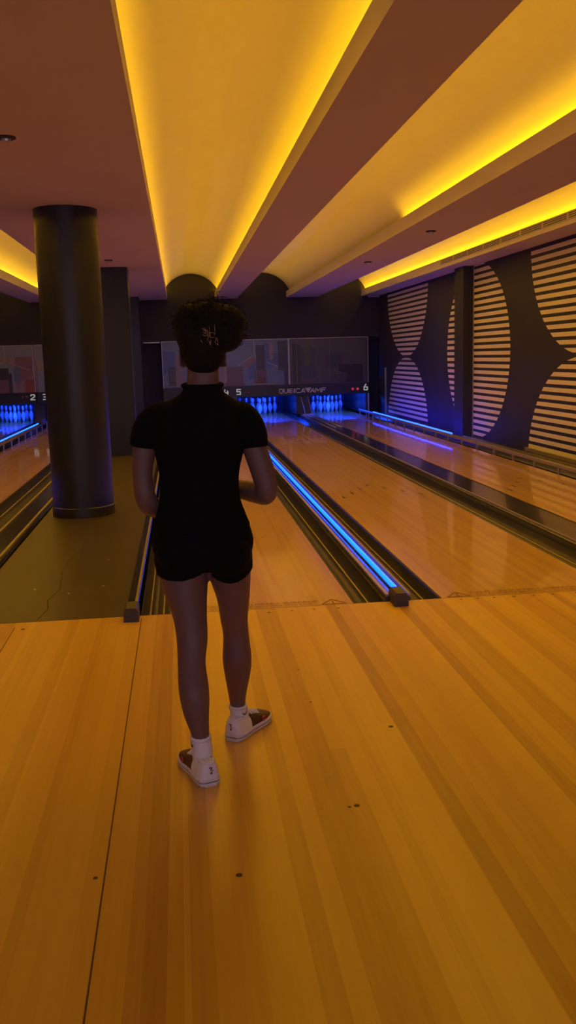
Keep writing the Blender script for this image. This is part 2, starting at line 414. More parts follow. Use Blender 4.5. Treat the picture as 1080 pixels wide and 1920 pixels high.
# ------------------------------------------------------------------ lanes
def text_mesh(body, width, height, x, y):
    c = bpy.data.curves.new('lettering', 'FONT'); c.body = body; c.size = 1.0
    t = bpy.data.objects.new('lettering_curve', c); COL.objects.link(t)
    bpy.context.view_layer.update()
    me = bpy.data.meshes.new_from_object(t.evaluated_get(bpy.context.evaluated_depsgraph_get()))
    co = np.array([v.co[:] for v in me.vertices]); mn, mx = co.min(0), co.max(0)
    vs = [((p[0] - mn[0]) / (mx[0] - mn[0]) * width + x, (p[1] - mn[1]) / (mx[1] - mn[1]) * height + y, 0.0012) for p in co]
    fs = [list(p.vertices) for p in me.polygons]
    bpy.data.objects.remove(t); bpy.data.curves.remove(c); bpy.data.meshes.remove(me)
    return vs, fs
lane_lb = {1: 'leftmost bowling lane, cut by the left edge of the hall', 2: 'bowling lane under number 2, ending in blue lit pins at far left', 3: 'bowling lane left of the round column, beside the raised bumper rail',
           4: 'bowling lane straight ahead of the person, between walkway and blue light strip', 5: 'bowling lane right of the blue light strip, in the middle', 6: 'rightmost bowling lane beside the striped wall, under number 6'}
for n, x0 in LANES.items():
    o = MB(); o.box((x0, 0.001, -0.2), (x0 + LW, 19.5, 0.0))
    for k in range(7):
        ax = x0 + LW / 2 + (k - 3) * .135; ay = 4.80 - abs(k - 3) * .27
        o.poly([(ax - .017, ay - .09, .001), (ax + .017, ay - .09, .001), (ax, ay + .12, .001)], 1)
    for s_ in (-1, 1):
        for k in range(5):
            ax = x0 + LW / 2 + s_ * (.12 + .065 * k); ay = 2.1
            o.poly([(ax + .009 * math.cos(a * PI / 4), ay + .009 * math.sin(a * PI / 4), .001) for a in range(8)], 1)
    lane = o.build('bowling_lane', [M_LANE, M_MARK]); tag(lane, lane_lb[n], 'bowling lane', 'bowling lanes')
    if n in (4, 5, 6):
        t = MB()
        vs, fs = text_mesh('CAUTION SLIPPERY SURFACE', 0.66, 0.038, x0 + .197, 0.072); t.add(vs, fs)
        vs, fs = text_mesh('DO NOT STEP BEYOND THIS LINE', 0.60, 0.034, x0 + .225, 0.022); t.add(vs, fs)
        t.build('caution_lettering', M_LETTER, lane)
        for tx in (x0 + .11, x0 + LW - .11):
            t = MB()
            P = [Vector((tx - .07, .018, .001)), Vector((tx + .07, .018, .001)), Vector((tx, .115, .001))]
            for q in range(3): t.obox(P[q], P[(q + 1) % 3], .009, .0012)
            t.obox((tx, .05, .001), (tx, .085, .001), .008, .0012); t.obox((tx, .032, .001), (tx, .04, .001), .008, .0012)
            t.build('warning_triangle', M_LETTER, lane)

# ------------------------------------------------------------------ gutters
def gutter(x0, x1, label, y1=19.3):
    """half-round plastic channel with two ridges, olive like the ceiling reflected in it"""
    o = MB(); wd = x1 - x0; pr = []
    for t in np.linspace(0, 1, 15):
        x = x0 + .012 + (wd - .024) * t; z = -.012 - .085 * math.sin(PI * t) ** .7
        pr.append((x, z))
    prof = [(x0, -.2), (x0, -.006), (x0 + .008, -.004)] + pr + [(x1 - .008, -.004), (x1, -.006), (x1, -.2)]
    o.prism_y(prof, 0.002, y1)
    g = tag(shade_auto(o.build('lane_gutter', M_BLACKP), 50), label, 'gutter', 'lane gutters')
    for f in (.24, .76):
        r = MB(); xx = x0 + wd * f; zz = -.012 - .085 * math.sin(PI * f) ** .7
        r.box((xx - .008, 0.01, zz - .006), (xx + .008, y1 - .1, zz + .008)); r.build('ridge', M_RIDGE, g)  # olive colour imitates the yellow stripes mirrored in the black plastic
    return g
gutter(-.528, -.345, 'black gutter along the right side of the lane ahead of the person')
gutter(-.185, -.002, 'black gutter between the blue light strip and the middle lane')
gutter(1.056, 1.285, 'black gutter along the right side of the middle lane')
gutter(1.61, 1.748, 'black gutter along the left side of the rightmost lane')
gutter(2.862, 3.13, 'black gutter at the foot of the striped wall, behind the bumper rail', 16.6)
gutter(-1.752, -1.586, 'black gutter between the walkway and the lane ahead of the person')
gutter(-3.374, -3.06, 'black gutter along the right side of the lane left of the column')
gutter(-4.62, -4.485, 'black gutter behind the bumper rail at far left')
gutter(-5.014, -4.83, 'black gutter along the right side of the lane under number 2')

def divider(xa, xb, top, label, led=None, cap=True, capx=None, ylen=16.9, mtl=M_GLOSSB, ridge=None, ledm=None):
    r = empty('lane_divider', ((xa + xb) / 2, 0, 0)); tag(r, label, 'lane divider', 'dividers between the gutters')
    c = (xa + xb) / 2
    o = MB(); o.prism_y([(xa - c, -.2), (xb - c, -.2), (xb - c, top - .012), (xb - c - .01, top), (xa - c + .01, top), (xa - c, top - .012)], 0.003, ylen)
    o.build('body', mtl, r)
    if led:
        lx, lz, y0, y1 = led; lx -= c
        o = MB(); o.box((lx - .016, y0, top - .002), (lx + .016, y1, lz - .012)); o.build('channel', M_BLACKP, r)
        o = MB(); o.prism_y([(lx - .010, lz - .012), (lx + .010, lz - .012), (lx + .0115, lz), (lx + .007, lz + .009), (lx - .007, lz + .009), (lx - .0115, lz)], y0, y1)
        t = o.build('light_strip', ledm or M_LEDB, r); t['label'] = 'glowing blue light strip'
    if ridge:
        for rx, rw in ridge:
            o = MB(); o.box((rx - c - rw / 2, .01, top - .002), (rx - c + rw / 2, ylen - .3, top + .012)); o.build('metal_edge', M_RIDGE, r)
    if capx is not None:
        cx = capx - c
        o = MB(); o.prism_y([(cx - .042, -.01), (cx + .042, -.01), (cx + .040, .06), (cx + .028, .078), (cx - .028, .078), (cx - .040, .06)], -.125, .03)
        o.build('end_cap', M_CAP, r)
    return r
divider(-.343, -.187, .028, 'black divider with a bright blue light strip, right of the person', led=(-.255, .052, .03, 16.6), capx=-.272, ridge=((-.325, .02), (-.195, .014)))
divider(1.29, 1.605, .055, 'broad glossy black ball return cover between the two right lanes', ridge=((1.30, .012),), ylen=16.4)
divider(-1.838, -1.768, .045, 'narrow divider with a brass coloured edge along the right side of the walkway', capx=-1.797, ridge=((-1.778, .016),))
divider(-3.055, -2.80, .03, 'divider with a brass coloured edge along the left side of the walkway', ridge=((-2.835, .022), (-3.03, .02)))
divider(-4.825, -4.625, .02, 'black divider with a blue light strip at far left, behind the bumper rail', led=(-4.75, .045, 3.0, 16.6), ledm=M_LEDD)
# rails and slats added to imitate blue reflections on the broad cover
bt = empty('reflection_track', (1.46, 14.3, .055)); tag(bt, 'shiny slatted strips standing in for blue reflections on the glossy cover near the pins', 'reflection strips')
for x in (-.06, .06):
    o = MB(); o.tube([(x, -2.3, .02), (x, 1.55, .02)], .012, 8); o.build('rail', M_STEEL, bt, True)
for k in range(14):
    o = MB(); o.obox((-.07, -2.2 + k * .27, .012), (.07, -2.07 + k * .27, .012), .03, .008); o.build('slat', M_STEEL, bt)
kb = empty('bracket_stand', (1.44, 16.1, .0552)); tag(kb, 'small metal bracket of two slanted bars at the end of the reflection strips', 'bracket')
o = MB(); o.box((-.11, -.06, 0), (.13, .06, .03)); o.build('foot_plate', M_STEEL, kb)
for x in (-.10, .06):
    o = MB(); o.obox((x + .05, 0, .03), (x - .04, .05, .44), .018, .018); o.build('bar', M_STEEL, kb)

# bumper rails with their posts
def bumper(x, y0, y1, zt, posts, label, led=None):
    r = empty('bumper_rail', (x, (y0 + y1) / 2, 0)); tag(r, label, 'bumper rail', 'raised bumper rails'); yc = (y0 + y1) / 2
    o = MB(); o.prism_y([(-.012, zt - .045), (.022, zt - .045), (.026, zt - .01), (.018, zt), (-.008, zt), (-.014, zt - .01)], y0 - yc, y1 - yc)
    o.build('rail', M_STEEL, r)
    for py in posts:
        o = MB(); o.box((-.016, py - yc - .022, -.12), (.004, py - yc + .022, zt - .02)); o.box((-.016, py - yc - .03, -.12), (.03, py - yc + .03, -.11))
        o.build('post', M_STEEL, r)
    if led:
        o = MB(); o.prism_y([(.006, zt - .002), (.030, zt - .002), (.030, zt + .012), (.022, zt + .018), (.012, zt + .018)], led[0] - yc, led[1] - yc)
        t = o.build('light_strip', M_LEDC, r); t['label'] = 'glowing blue light strip'
    return r
bumper(2.828, 2.0, 17.0, .118, [2.76 + .74 * k for k in range(20)], 'grey bumper rail on short posts beside the striped wall, part lit blue', led=(9.3, 15.4))
bumper(-4.466, 2.0, 16.8, .135, [2.7 + .74 * k for k in range(19)], 'grey bumper rail on short posts at far left, left of the round column')

# ------------------------------------------------------------------ pin pits: kickbacks, tubes, pins
kx = [(-4.86, -4.62, 'far left lane pair'), (-3.30, -3.0, 'lane left of the column'), (-1.87, -1.62, 'lane ahead of the person'), (-.40, -.13, 'lanes 4 and 5'), (1.29, 1.62, 'lanes 5 and 6'), (2.98, 3.06, 'rightmost lane and corner')]
for a, b, lb in kx:
    o = MB(); o.box((a, 16.95, .03 if b < 3 else .0), (b, 19.98, .78)); tag(o.build('kickback_board', M_KICK), 'dark side board of the pin pit at the %s' % lb, 'kickback board', 'pin pit side boards')
tubes = [(-5.54, 17.3, .585, 'number 2 at far left'), (-3.90, 17.3, .60, 'the lane left of the column'), (-1.05, 17.3, .60, 'the lane ahead of the person'), (.527, 17.3, .60, 'number 5'), (2.277, 17.3, .60, 'number 6')]
for x, y, z, lb in tubes:
    r = empty('pit_light', (x, y, z)); tag(r, 'blue light tube over the pins under %s' % lb, 'light tube', 'blue light tubes over the pins')
    o = MB(); o.tube([(-.52, 0, 0), (.52, 0, 0)], .018, 10); o.build('tube', M_PITD if lb.startswith('the lane') else M_PIT, r, True)
    o = MB(); o.box((-.54, -.03, .02), (.54, .03, .045)); o.build('housing', M_BOARD, r)
    for s_ in (-1, 1):
        o = MB(); o.box((s_ * .53 - .012, -.025, -.025), (s_ * .53 + .012, .025, .03)); o.build('socket', M_BOARD, r)
        o = MB(); o.box((s_ * .4 - .01, -.01, .045), (s_ * .4 + .01, .01, .80 - z)); o.build('hanger', M_BOARD, r)
PR = [(.0258, 0), (.0288, .006), (.036, .03), (.0455, .058), (.0555, .095), (.0605, .1143), (.0600, .135), (.0555, .160), (.0455, .19), (.0355, .21), (.0275, .235), (.0233, .2535), (.0240, .275), (.0275, .300), (.0312, .325), (.0324, .343), (.0300, .361), (.0230, .374), (.010, .380), (.001, .381)]
proto = None
rows = [(0, 'front tip'), (1, 'second row'), (2, 'third row'), (3, 'back row')]
pos_names = {0: ['middle'], 1: ['left', 'right'], 2: ['left', 'middle', 'right'], 3: ['leftmost', 'inner left', 'inner right', 'rightmost']}
PLACE = {2: 'at far left', 5: 'in the middle lane', 6: 'in the rightmost lane'}
for ln, cx in ((2, -5.54), (5, .527), (6, 2.277)):
    for k, rn in rows:
        for j in range(k + 1):
            x = cx + (j - k / 2) * .3048; y = 18.29 + k * .264
            if proto is None:
                p = empty('bowling_pin'); o = MB(); o.lathe(PR, n=28); o.build('body', M_PINM, p, True)
                for za in (.238, .262):
                    o = MB(); rr = float(np.interp(za, [q[1] for q in PR], [q[0] for q in PR]))
                    o.lathe([(rr + .0006, -.007), (rr + .0014, 0), (rr + .0010, .007)], c=(0, 0, za), n=28); o.build('neck_stripe', M_PINR, p, True)
                proto = p
            else:
                p = proto.copy(); COL.objects.link(p)
                for ch in list(proto.children):
                    c = ch.copy(); COL.objects.link(c); c.parent = p
            p.location = (x, y, 0)
            lb = ('front bowling pin of the blue lit triangle %s' % PLACE[ln]) if k == 0 else ('%s pin in the %s of the blue lit triangle %s' % (pos_names[k][j], rn, PLACE[ln]))
            tag(p, lb, 'bowling pin', 'bowling pins ' + PLACE[ln])

# ------------------------------------------------------------------ masking: murals and number boards
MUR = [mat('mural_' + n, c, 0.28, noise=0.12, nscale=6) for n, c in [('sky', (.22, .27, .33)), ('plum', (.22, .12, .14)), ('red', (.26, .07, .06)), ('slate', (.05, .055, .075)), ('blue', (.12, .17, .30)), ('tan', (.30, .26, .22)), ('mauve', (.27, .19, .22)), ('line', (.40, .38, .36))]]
MURD = [mat('shaded_mural_' + n, c, 0.22, noise=0.12, nscale=6) for n, c in [('sky', (.085, .09, .115)), ('plum', (.08, .06, .07)), ('red', (.09, .055, .055)), ('slate', (.045, .045, .06)), ('blue', (.055, .07, .12)), ('tan', (.10, .09, .075)), ('mauve', (.08, .07, .09)), ('line', (.15, .14, .15))]]  # mural colours darkened so the right panel looks shaded
ZM0, ZM1 = .755, 1.825
def mural(x0, x1, label, shapes, mats_, glints=(), loff=0):
    o = MB(); y = 16.80
    o.box((x0, y, ZM0), (x1, y + .03, ZM1), 0)
    for i, (mi, pts) in enumerate(shapes):
        yy = y - .0006 * (i + 1)
        P = [(min(max(px, x0 + .012), x1 - .012), yy, min(max(pz, ZM0), ZM1 - .01)) for px, pz in pts]
        o.poly(P, mi)
    for dx, dz in glints:
        o.box((dx - .007, y - .03, dz - .007), (dx + .007, y - .022, dz + .007), 7)  # small pale boxes stand in for lights reflected in the panel
    t = o.build('city_mural', mats_); tag(t, label, 'mural', 'city murals above the pin decks')
    tr = MB(); tr.box((x0, y - .012, ZM1 - .004), (x1, y + .03, ZM1 + .008)); tr.box((x0, y - .012, ZM0), (x0 + .012, y, ZM1)); tr.box((x1 - .012, y - .012, ZM0), (x1, y, ZM1))
    tr.build('frame', M_TRIM, t)
    return t
def rect(a, b, z0, z1): return [(a, z0), (b, z0), (b, z1), (a, z1)]
def skyline(ox, k=1.0):
    f = lambda q: [(ox + x * k, z) for x, z in q]
    return [(5, f(rect(.0, .18, .75, 1.15))), (2, f([(-.55, .75), (-.12, .75), (-.12, 1.35), (-.22, 1.72), (-.55, 1.42)])), (6, f(rect(-.6, -.2, .75, 1.0))),
            (5, f([(-.1, 1.50), (.22, 1.60), (.5, 1.50), (.5, 1.2), (-.1, 1.2)])), (0, f([(-.05, 1.3), (.22, 1.45), (.4, 1.3), (.4, .8), (-.05, .8)])),
            (3, f(rect(.06, .26, .9, 1.32))), (3, f(rect(.2, .33, .76, 1.2))), (1, f(rect(.02, .25, .75, 1.05))), (5, f(rect(.36, .44, .75, .95))),
            (1, f(rect(.42, .80, .75, 1.56))), (4, f(rect(.38, .5, 1.0, 1.35))), (6, f([(.40, .95), (.85, 1.15), (.85, .75), (.40, .75)])),
            (2, f(rect(.62, .82, .75, 1.05))), (5, f(rect(.50, .56, .75, .98))), (7, f([(.20, 1.46), (.215, 1.46), (.20, 1.82), (.18, 1.82)])),
            (7, f([(.0, 1.36), (.2, 1.46), (.2, 1.475), (.0, 1.375)])), (7, f([(.42, 1.38), (.75, 1.25), (.75, 1.265), (.42, 1.395)]))]
mural(-7.05, -4.775, 'bright city skyline mural above number 2 at far left', skyline(-5.62) + skyline(-6.7), MUR)
mural(-4.755, -2.95, 'city skyline mural mostly behind the round column', skyline(-4.6) + skyline(-3.6), MUR)
cm = [(4, rect(-1.84, -1.55, 1.1, 1.6)), (3, rect(-1.72, -1.55, .8, 1.25)), (6, rect(-1.55, -1.35, .76, 1.5)), (1, rect(-.9, .05, .75, 1.2)), (6, rect(-.62, -.40, .75, 1.55)), (5, rect(-.42, -.36, .85, 1.75)), (1, rect(-.30, .0, .75, 1.15)),
      (0, rect(.02, .34, .82, 1.75)), (4, rect(.15, .35, .9, 1.35)), (6, [(.0, 1.3), (.32, 1.45), (.32, 1.3), (.1, 1.15)]), (3, rect(.34, .55, .9, 1.70)), (4, rect(.55, .66, 1.15, 1.72)), (1, rect(.30, .60, .76, 1.12)), (4, rect(.6, .85, 1.2, 1.5)),
      (5, rect(.66, .74, 1.35, 1.75)), (0, [(.58, .8), (.58, 1.2), (1.0, 1.0), (1.0, .8)]), (3, rect(.86, 1.09, 1.1, 1.78)), (3, rect(1.0, 1.09, .76, 1.1)), (2, rect(.3, .55, .76, .95)), (7, [(-.1, 1.22), (.27, 1.45), (.27, 1.465), (-.1, 1.235)]), (7, [(.6, 1.28), (.85, 1.18), (.85, 1.195), (.6, 1.295)]), (7, rect(.292, .305, 1.45, 1.82)), (5, rect(.25, .8, .765, .80)), (1, rect(-1.2, -.9, .75, 1.4)), (3, rect(-1.1, -1.0, .75, 1.6))]
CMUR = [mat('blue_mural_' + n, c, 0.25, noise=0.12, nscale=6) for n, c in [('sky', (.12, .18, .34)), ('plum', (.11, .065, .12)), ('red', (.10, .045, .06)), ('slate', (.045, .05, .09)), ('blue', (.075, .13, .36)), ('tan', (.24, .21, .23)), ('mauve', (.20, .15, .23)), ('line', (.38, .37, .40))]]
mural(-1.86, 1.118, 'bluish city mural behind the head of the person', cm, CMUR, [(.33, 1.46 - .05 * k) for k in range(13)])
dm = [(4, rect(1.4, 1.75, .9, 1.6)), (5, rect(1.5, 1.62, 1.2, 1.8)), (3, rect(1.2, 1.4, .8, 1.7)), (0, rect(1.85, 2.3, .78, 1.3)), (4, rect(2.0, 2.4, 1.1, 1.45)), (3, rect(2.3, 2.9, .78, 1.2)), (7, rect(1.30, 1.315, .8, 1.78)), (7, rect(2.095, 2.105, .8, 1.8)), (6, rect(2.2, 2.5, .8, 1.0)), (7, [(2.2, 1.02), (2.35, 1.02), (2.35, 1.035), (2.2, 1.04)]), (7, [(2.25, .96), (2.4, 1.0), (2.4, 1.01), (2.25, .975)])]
mural(1.124, 3.035, 'city mural darkened as in shade, at right above number 6', dm, MURD, [(1.66, 1.06 - .04 * k) for k in range(5)] + [(2.62, 1.3 - .045 * k) for k in range(4)])

DIG = {'2': [[(0, .8), (.12, 1), (.88, 1), (1, .85), (1, .62), (0, .12), (0, 0), (1, 0)]], '3': [[(0, 1), (1, 1), (1, 0), (0, 0)], [(.2, .5), (1, .5)]],
       '4': [[(.1, 1), (0, .42), (1, .42)], [(.85, .75), (.85, -.05)]], '5': [[(1, 1), (0, 1), (0, .55), (.9, .55), (1, .45), (1, .08), (.9, 0), (0, 0)]], '6': [[(.55, 1.15), (.05, .62), (0, .5), (0, .08), (.1, 0), (.9, 0), (1, .1), (1, .5), (.9, .58), (.05, .58)]]}
LET = {'Q': [[(.1, 0), (.9, 0), (1, .15), (1, .85), (.9, 1), (.1, 1), (0, .85), (0, .15), (.1, 0)], [(.6, .1), (.75, -.22)]], 'U': [[(0, 1), (0, .12), (.1, 0), (.9, 0), (1, .12), (1, 1)]],
       'B': [[(0, 0), (0, 1), (.85, 1), (.95, .9), (.95, .6), (.85, .52), (0, .52)], [(.85, .52), (1, .42), (1, .1), (.9, 0), (0, 0)]], 'I': [[(.5, 0), (.5, 1)]],
       'C': [[(1, 1), (.1, 1), (0, .88), (0, .12), (.1, 0), (1, 0)]], 'A': [[(0, 0), (.62, 1), (.80, 1), (1, 0)], [(.25, .3), (.93, .3)]],
       'M': [[(0, 0), (.08, 1), (.2, 1), (.5, .3), (.88, 1), (1, 1), (1, 0)]], 'F': [[(0, 0), (0, 1), (1, 1)], [(0, .52), (.85, .52)]]}
YBD = 16.765
def board(x0, x1, label):
    o = MB(); o.box((x0, YBD, .50), (x1, 16.93, .752)); r = o.build('number_board', M_BOARD); tag(r, label, 'number board', 'lane number boards')
    return r
def number(b, ch, x, z):
    o = MB(); strokes(o, DIG[ch], x, z, .082, .115, .024, YBD - .003); o.build('lane_number', M_GREYL, b)
def lamps(b, xs, z, m, nm):
    for x in xs:
        o = MB(); P = []
        for rr, yy in ((.030, 0), (.030, -.008), (.02, -.014), (.002, -.016)):
            P.append([(x + rr * math.cos(a * PI / 8), YBD + yy, z + rr * math.sin(a * PI / 8)) for a in range(16)])
        o.loft(P); o.build('foul_lamp', m, b, True)['label'] = nm
b1 = board(-7.05, -4.775, 'black board carrying the lane number 2 at far left'); number(b1, '2', -4.895, .585); lamps(b1, (-5.08, -4.99), .65, M_REDDIM, 'unlit foul lamp')
b2 = board(-4.755, -2.95, 'black board with the start of a number, half hidden by the round column'); number(b2, '3', -4.615, .585)
b3 = board(-1.86, 3.035, 'long black board with numbers 4, 5, 6 and the maker lettering'); number(b3, '4', -.43, .56); number(b3, '5', -.14, .56); number(b3, '6', 2.915, .575)
lamps(b3, (.06, .145), .60, M_REDDIM, 'unlit foul lamp'); lamps(b3, (2.64, 2.76), .605, M_RED, 'glowing red foul lamp')
o = MB(); x = .865
for ch in 'QUBICA#AMF':
    wd = {'I': .02, '#': .13, 'M': .125}.get(ch, .088)
    if ch == 'I': strokes(o, [[(0, 0), (0, 1)]], x + .008, .56, .01, .088, .020, YBD - .003)
    elif ch == '#':
        T = [(x - .015, .66), (x + .125, .66), (x + .055, .565)]
        strokes(o, [[(q[0], q[1]) for q in T + [T[0]]]], 0, 0, 1, 1, .014, YBD - .003)
        o.poly([(x + .02, YBD - .005, .645), (x + .09, YBD - .005, .645), (x + .055, YBD - .005, .595)])
        wd = .10
    else: strokes(o, LET[ch], x, .56, wd, .088, .019, YBD - .003)
    x += wd + (.030 if ch not in '#' else .012)
o.build('maker_lettering', M_PALE, b3)
o = MB(); o.box((3.006, 16.735, -.215), (3.03, 16.76, .50)); tag(o.build('corner_post', M_TRIM), 'thin pale post below the number 6 at the end of the board', 'post')
o = MB(); o.box((-2.27, 16.80, 1.80), (-1.89, 16.828, 1.825)); tag(o.build('recess_trim', M_TRIM), 'short pale strip along the top of the dark recess by the columns', 'trim strip')

# ------------------------------------------------------------------ the person
def interp_rings(keys, n, seg=28, power=2.0):
    """keys: (z, cx, cy, hx, hy) -> smooth horizontal superellipse rings"""
    K = np.array(keys, float); t = np.arange(len(K)); T = np.linspace(0, len(K) - 1, n)
    m = np.gradient(K, axis=0); out = []
    for x in T:
        i = min(int(x), len(K) - 2); u = x - i
        h = ((2 * u ** 3 - 3 * u ** 2 + 1) * K[i] + (u ** 3 - 2 * u ** 2 + u) * m[i] + (-2 * u ** 3 + 3 * u ** 2) * K[i + 1] + (u ** 3 - u ** 2) * m[i + 1])
        out.append(h)
    rings = []
    for z, cx, cy, hx, hy in out:
        r = []
        for k in range(seg):
            a = 2 * PI * k / seg; c, s_ = math.cos(a), math.sin(a)
            r.append((cx + hx * math.copysign(abs(c) ** (2 / power), c), cy + hy * math.copysign(abs(s_) ** (2 / power), s_), z))
        rings.append(r)
    return rings
def path(pts, n):
    P = np.array(pts, float); T = np.linspace(0, len(P) - 1, n); m = np.gradient(P, axis=0); out = []
    for x in T:
        i = min(int(x), len(P) - 2); u = x - i
        out.append((2 * u ** 3 - 3 * u ** 2 + 1) * P[i] + (u ** 3 - 2 * u ** 2 + u) * m[i] + (-2 * u ** 3 + 3 * u ** 2) * P[i + 1] + (u ** 3 - u ** 2) * m[i + 1])
    return out
def limb(mb, pts, n=24, seg=16):
    q = path(pts, n); mb.tube([p[:3] for p in q], [p[3] for p in q], seg)
def remesh(mb, name, m, parent, voxel, smooth_it=4, loc=None):
    o = mb.build(name, m, None)
    md = o.modifiers.new('r', 'REMESH'); md.mode = 'VOXEL'; md.voxel_size = voxel
    if smooth_it:
        sm = o.modifiers.new('s', 'SMOOTH'); sm.factor = .5; sm.iterations = smooth_it
    bpy.context.view_layer.update()
    me = bpy.data.meshes.new_from_object(o.evaluated_get(bpy.context.evaluated_depsgraph_get()))
    o.modifiers.clear(); old = o.data; o.data = me; bpy.data.meshes.remove(old)
    me.name = name
    if not me.materials: me.materials.append(m)
    me.polygons.foreach_set('use_smooth', [True] * len(me.polygons)); me.update()
    if parent: o.parent = parent
    return o

person = empty('person', (0, 0, 0))
tag(person, 'person seen from behind in black top and shorts, white socks, curly hair clipped up', 'person')

TORSO = [(.66, -1.415, -1.95, .150, .085), (.72, -1.416, -1.957, .160, .108), (.79, -1.418, -1.963, .166, .122), (.85, -1.419, -1.960, .157, .110), (.91, -1.421, -1.952, .139, .094), (.955, -1.421, -1.945, .128, .086),
         (1.01, -1.420, -1.940, .125, .086), (1.06, -1.418, -1.940, .130, .090), (1.10, -1.416, -1.942, .139, .096), (1.16, -1.413, -1.945, .153, .100), (1.215, -1.411, -1.948, .160, .094), (1.255, -1.408, -1.950, .150, .080),
         (1.285, -1.402, -1.952, .106, .064), (1.315, -1.397, -1.950, .060, .054), (1.36, -1.393, -1.945, .054, .052), (1.42, -1.391, -1.938, .052, .054)]
LLEG = [(.74, -1.492, -1.955, .088, .100), (.655, -1.487, -1.968, .080, .090), (.595, -1.480, -1.982, .068, .079), (.54, -1.4735, -1.998, .0585, .068), (.47, -1.470, -2.020, .054, .058), (.40, -1.4755, -2.052, .0485, .054), (.33, -1.473, -2.085, .052, .058),
        (.28, -1.470, -2.100, .050, .053), (.226, -1.4665, -2.106, .0425, .043), (.152, -1.456, -2.105, .030, .035), (.10, -1.452, -2.100, .031, .037), (.05, -1.453, -2.095, .030, .040)]
RLEG = [(.74, -1.342, -1.950, .086, .100), (.667, -1.328, -1.935, .074, .088), (.583, -1.318, -1.915, .059, .072), (.497, -1.316, -1.885, .050, .060), (.431, -1.3105, -1.868, .0475, .053), (.341, -1.3095, -1.862, .0535, .058),
        (.273, -1.309, -1.840, .048, .050), (.18, -1.310, -1.795, .035, .038), (.122, -1.308, -1.765, .030, .034), (.08, -1.303, -1.755, .031, .036), (.05, -1.301, -1.752, .030, .040)]
LARM = [(-1.535, -1.95, 1.218, .042), (-1.585, -1.953, 1.18, .041), (-1.603, -1.955, 1.12, .039), (-1.612, -1.957, 1.04, .034), (-1.604, -1.955, .955, .037), (-1.575, -1.885, .915, .036), (-1.530, -1.80, .895, .029), (-1.490, -1.72, .890, .023)]
RARM = [(-1.285, -1.95, 1.215, .042), (-1.243, -1.953, 1.17, .042), (-1.226, -1.955, 1.115, .042), (-1.203, -1.96, 1.04, .042), (-1.190, -1.962, .962, .037), (-1.225, -1.90, .957, .038), (-1.295, -1.80, .962, .031), (-1.345, -1.72, .960, .024)]

body = MB()
body.loft(interp_rings([(.738, -1.416, -1.957, .120, .095)] + TORSO[2:], 70, 36))
body.loft(interp_rings(LLEG, 56, 24)); body.loft(interp_rings(RLEG, 56, 24))
limb(body, LARM, 36, 18); limb(body, RARM, 36, 18)
# buttocks, shoulder blades, calves
body.ball((-1.497, -2.000, .785), .074, .078, .068); body.ball((-1.340, -2.000, .780), .074, .078, .068)
for s_ in (-1, 1): body.ball((-1.41 + s_ * .085, -2.0, 1.17), .05, .05, .08); body.ball((-1.41 + s_ * .075, -1.865, 1.13), .055, .055, .05)
# head with face (facing +y)
HC = Vector((-1.391, -1.915, 1.46))
body.ball(HC + Vector((0, 0, .025)), .070, .090, .092, 24)
body.ball(HC + Vector((0, .025, -.045)), .055, .065, .075, 20)
body.ball(HC + Vector((0, .060, -.098)), .028, .026, .022)                       # chin
body.tube([HC + Vector((0, .080, .030)), HC + Vector((0, .088, .008)), HC + Vector((0, .098, -.020))], [.009, .010, .012], 10)      # nose
body.ball(HC + Vector((0, .092, -.024)), .017, .012, .009)
body.ball(HC + Vector((0, .086, -.058)), .024, .010, .006); body.ball(HC + Vector((0, .083, -.068)), .021, .010, .007)   # lips
for s_ in (-1, 1):
    body.ball(HC + Vector((s_ * .030, .0745, .018)), .014, .010, .008)                # eyes
    body.ball(HC + Vector((s_ * .028, .0775, .036)), .024, .011, .008)                # brows
    body.ball(HC + Vector((s_ * .034, .060, -.02)), .024, .020, .026)                 # cheeks
# ears
for s_, cx, cz in ((-1, -1.462, 1.432), (1, -1.320, 1.428)):
    body.ball((cx, -1.925, cz), .010, .019, .032); body.ball((cx - s_ * .004, -1.918, cz - .022), .010, .013, .014)
    body.tube([(cx + s_ * .006, -1.933 + .020 * math.sin(t) * -1, cz + .030 * math.cos(t)) for t in np.linspace(-.5, 3.4, 12)], .0045, 6)
# hands, fingers loosely curled, cupped in front of the belly
def hand(wrist, fwd, inward, up, side):
    wrist = Vector(wrist); fwd = Vector(fwd).normalized(); up = Vector(up); up = (up - fwd * up.dot(fwd)).normalized(); pal = Vector(inward); pal = (pal - fwd * pal.dot(fwd) - up * pal.dot(up)).normalized()
    # pal: direction the palm faces; up: thumb side
    rings = []
    for d, hw, ht in ((0, .021, .018), (.03, .031, .016), (.06, .038, .014), (.085, .038, .012)):
        c = wrist + fwd * d
        rings.append([c + up * hw * math.cos(2 * PI * k / 16) + pal * ht * math.sin(2 * PI * k / 16) for k in range(16)])
    body.loft(rings)
    for q, ln in zip((.030, .011, -.009, -.028), (.070, .078, .072, .056)):
        p = wrist + fwd * .075 + up * q; d = fwd.copy(); pts = [p]
        for sgl, bend in ((.45, .35), (.30, .75), (.25, .65)):
            d = (d * math.cos(bend) + pal * math.sin(bend)).normalized() if True else d
            p = p + d * ln * sgl; pts.append(p)
        body.tube(path(pts, 10), [.0095 - .0003 * k for k in range(10)], 10)
    p = wrist + fwd * .025 + up * .024; d = (fwd * .7 + up * .55 + pal * .35).normalized(); d2 = (fwd * .8 + up * .1 + pal * .5).normalized()
    body.tube(path([p, p + d * .032, p + d * .036 + d2 * .026, p + d * .04 + d2 * .045], 10), [.0125, .012, .0115, .011, .011, .0105, .010, .0095, .009, .0085], 10)
hand((-1.492, -1.725, .890), (.35, .93, .03), (.94, -.3, .35), (-.1, .05, 1), 1)
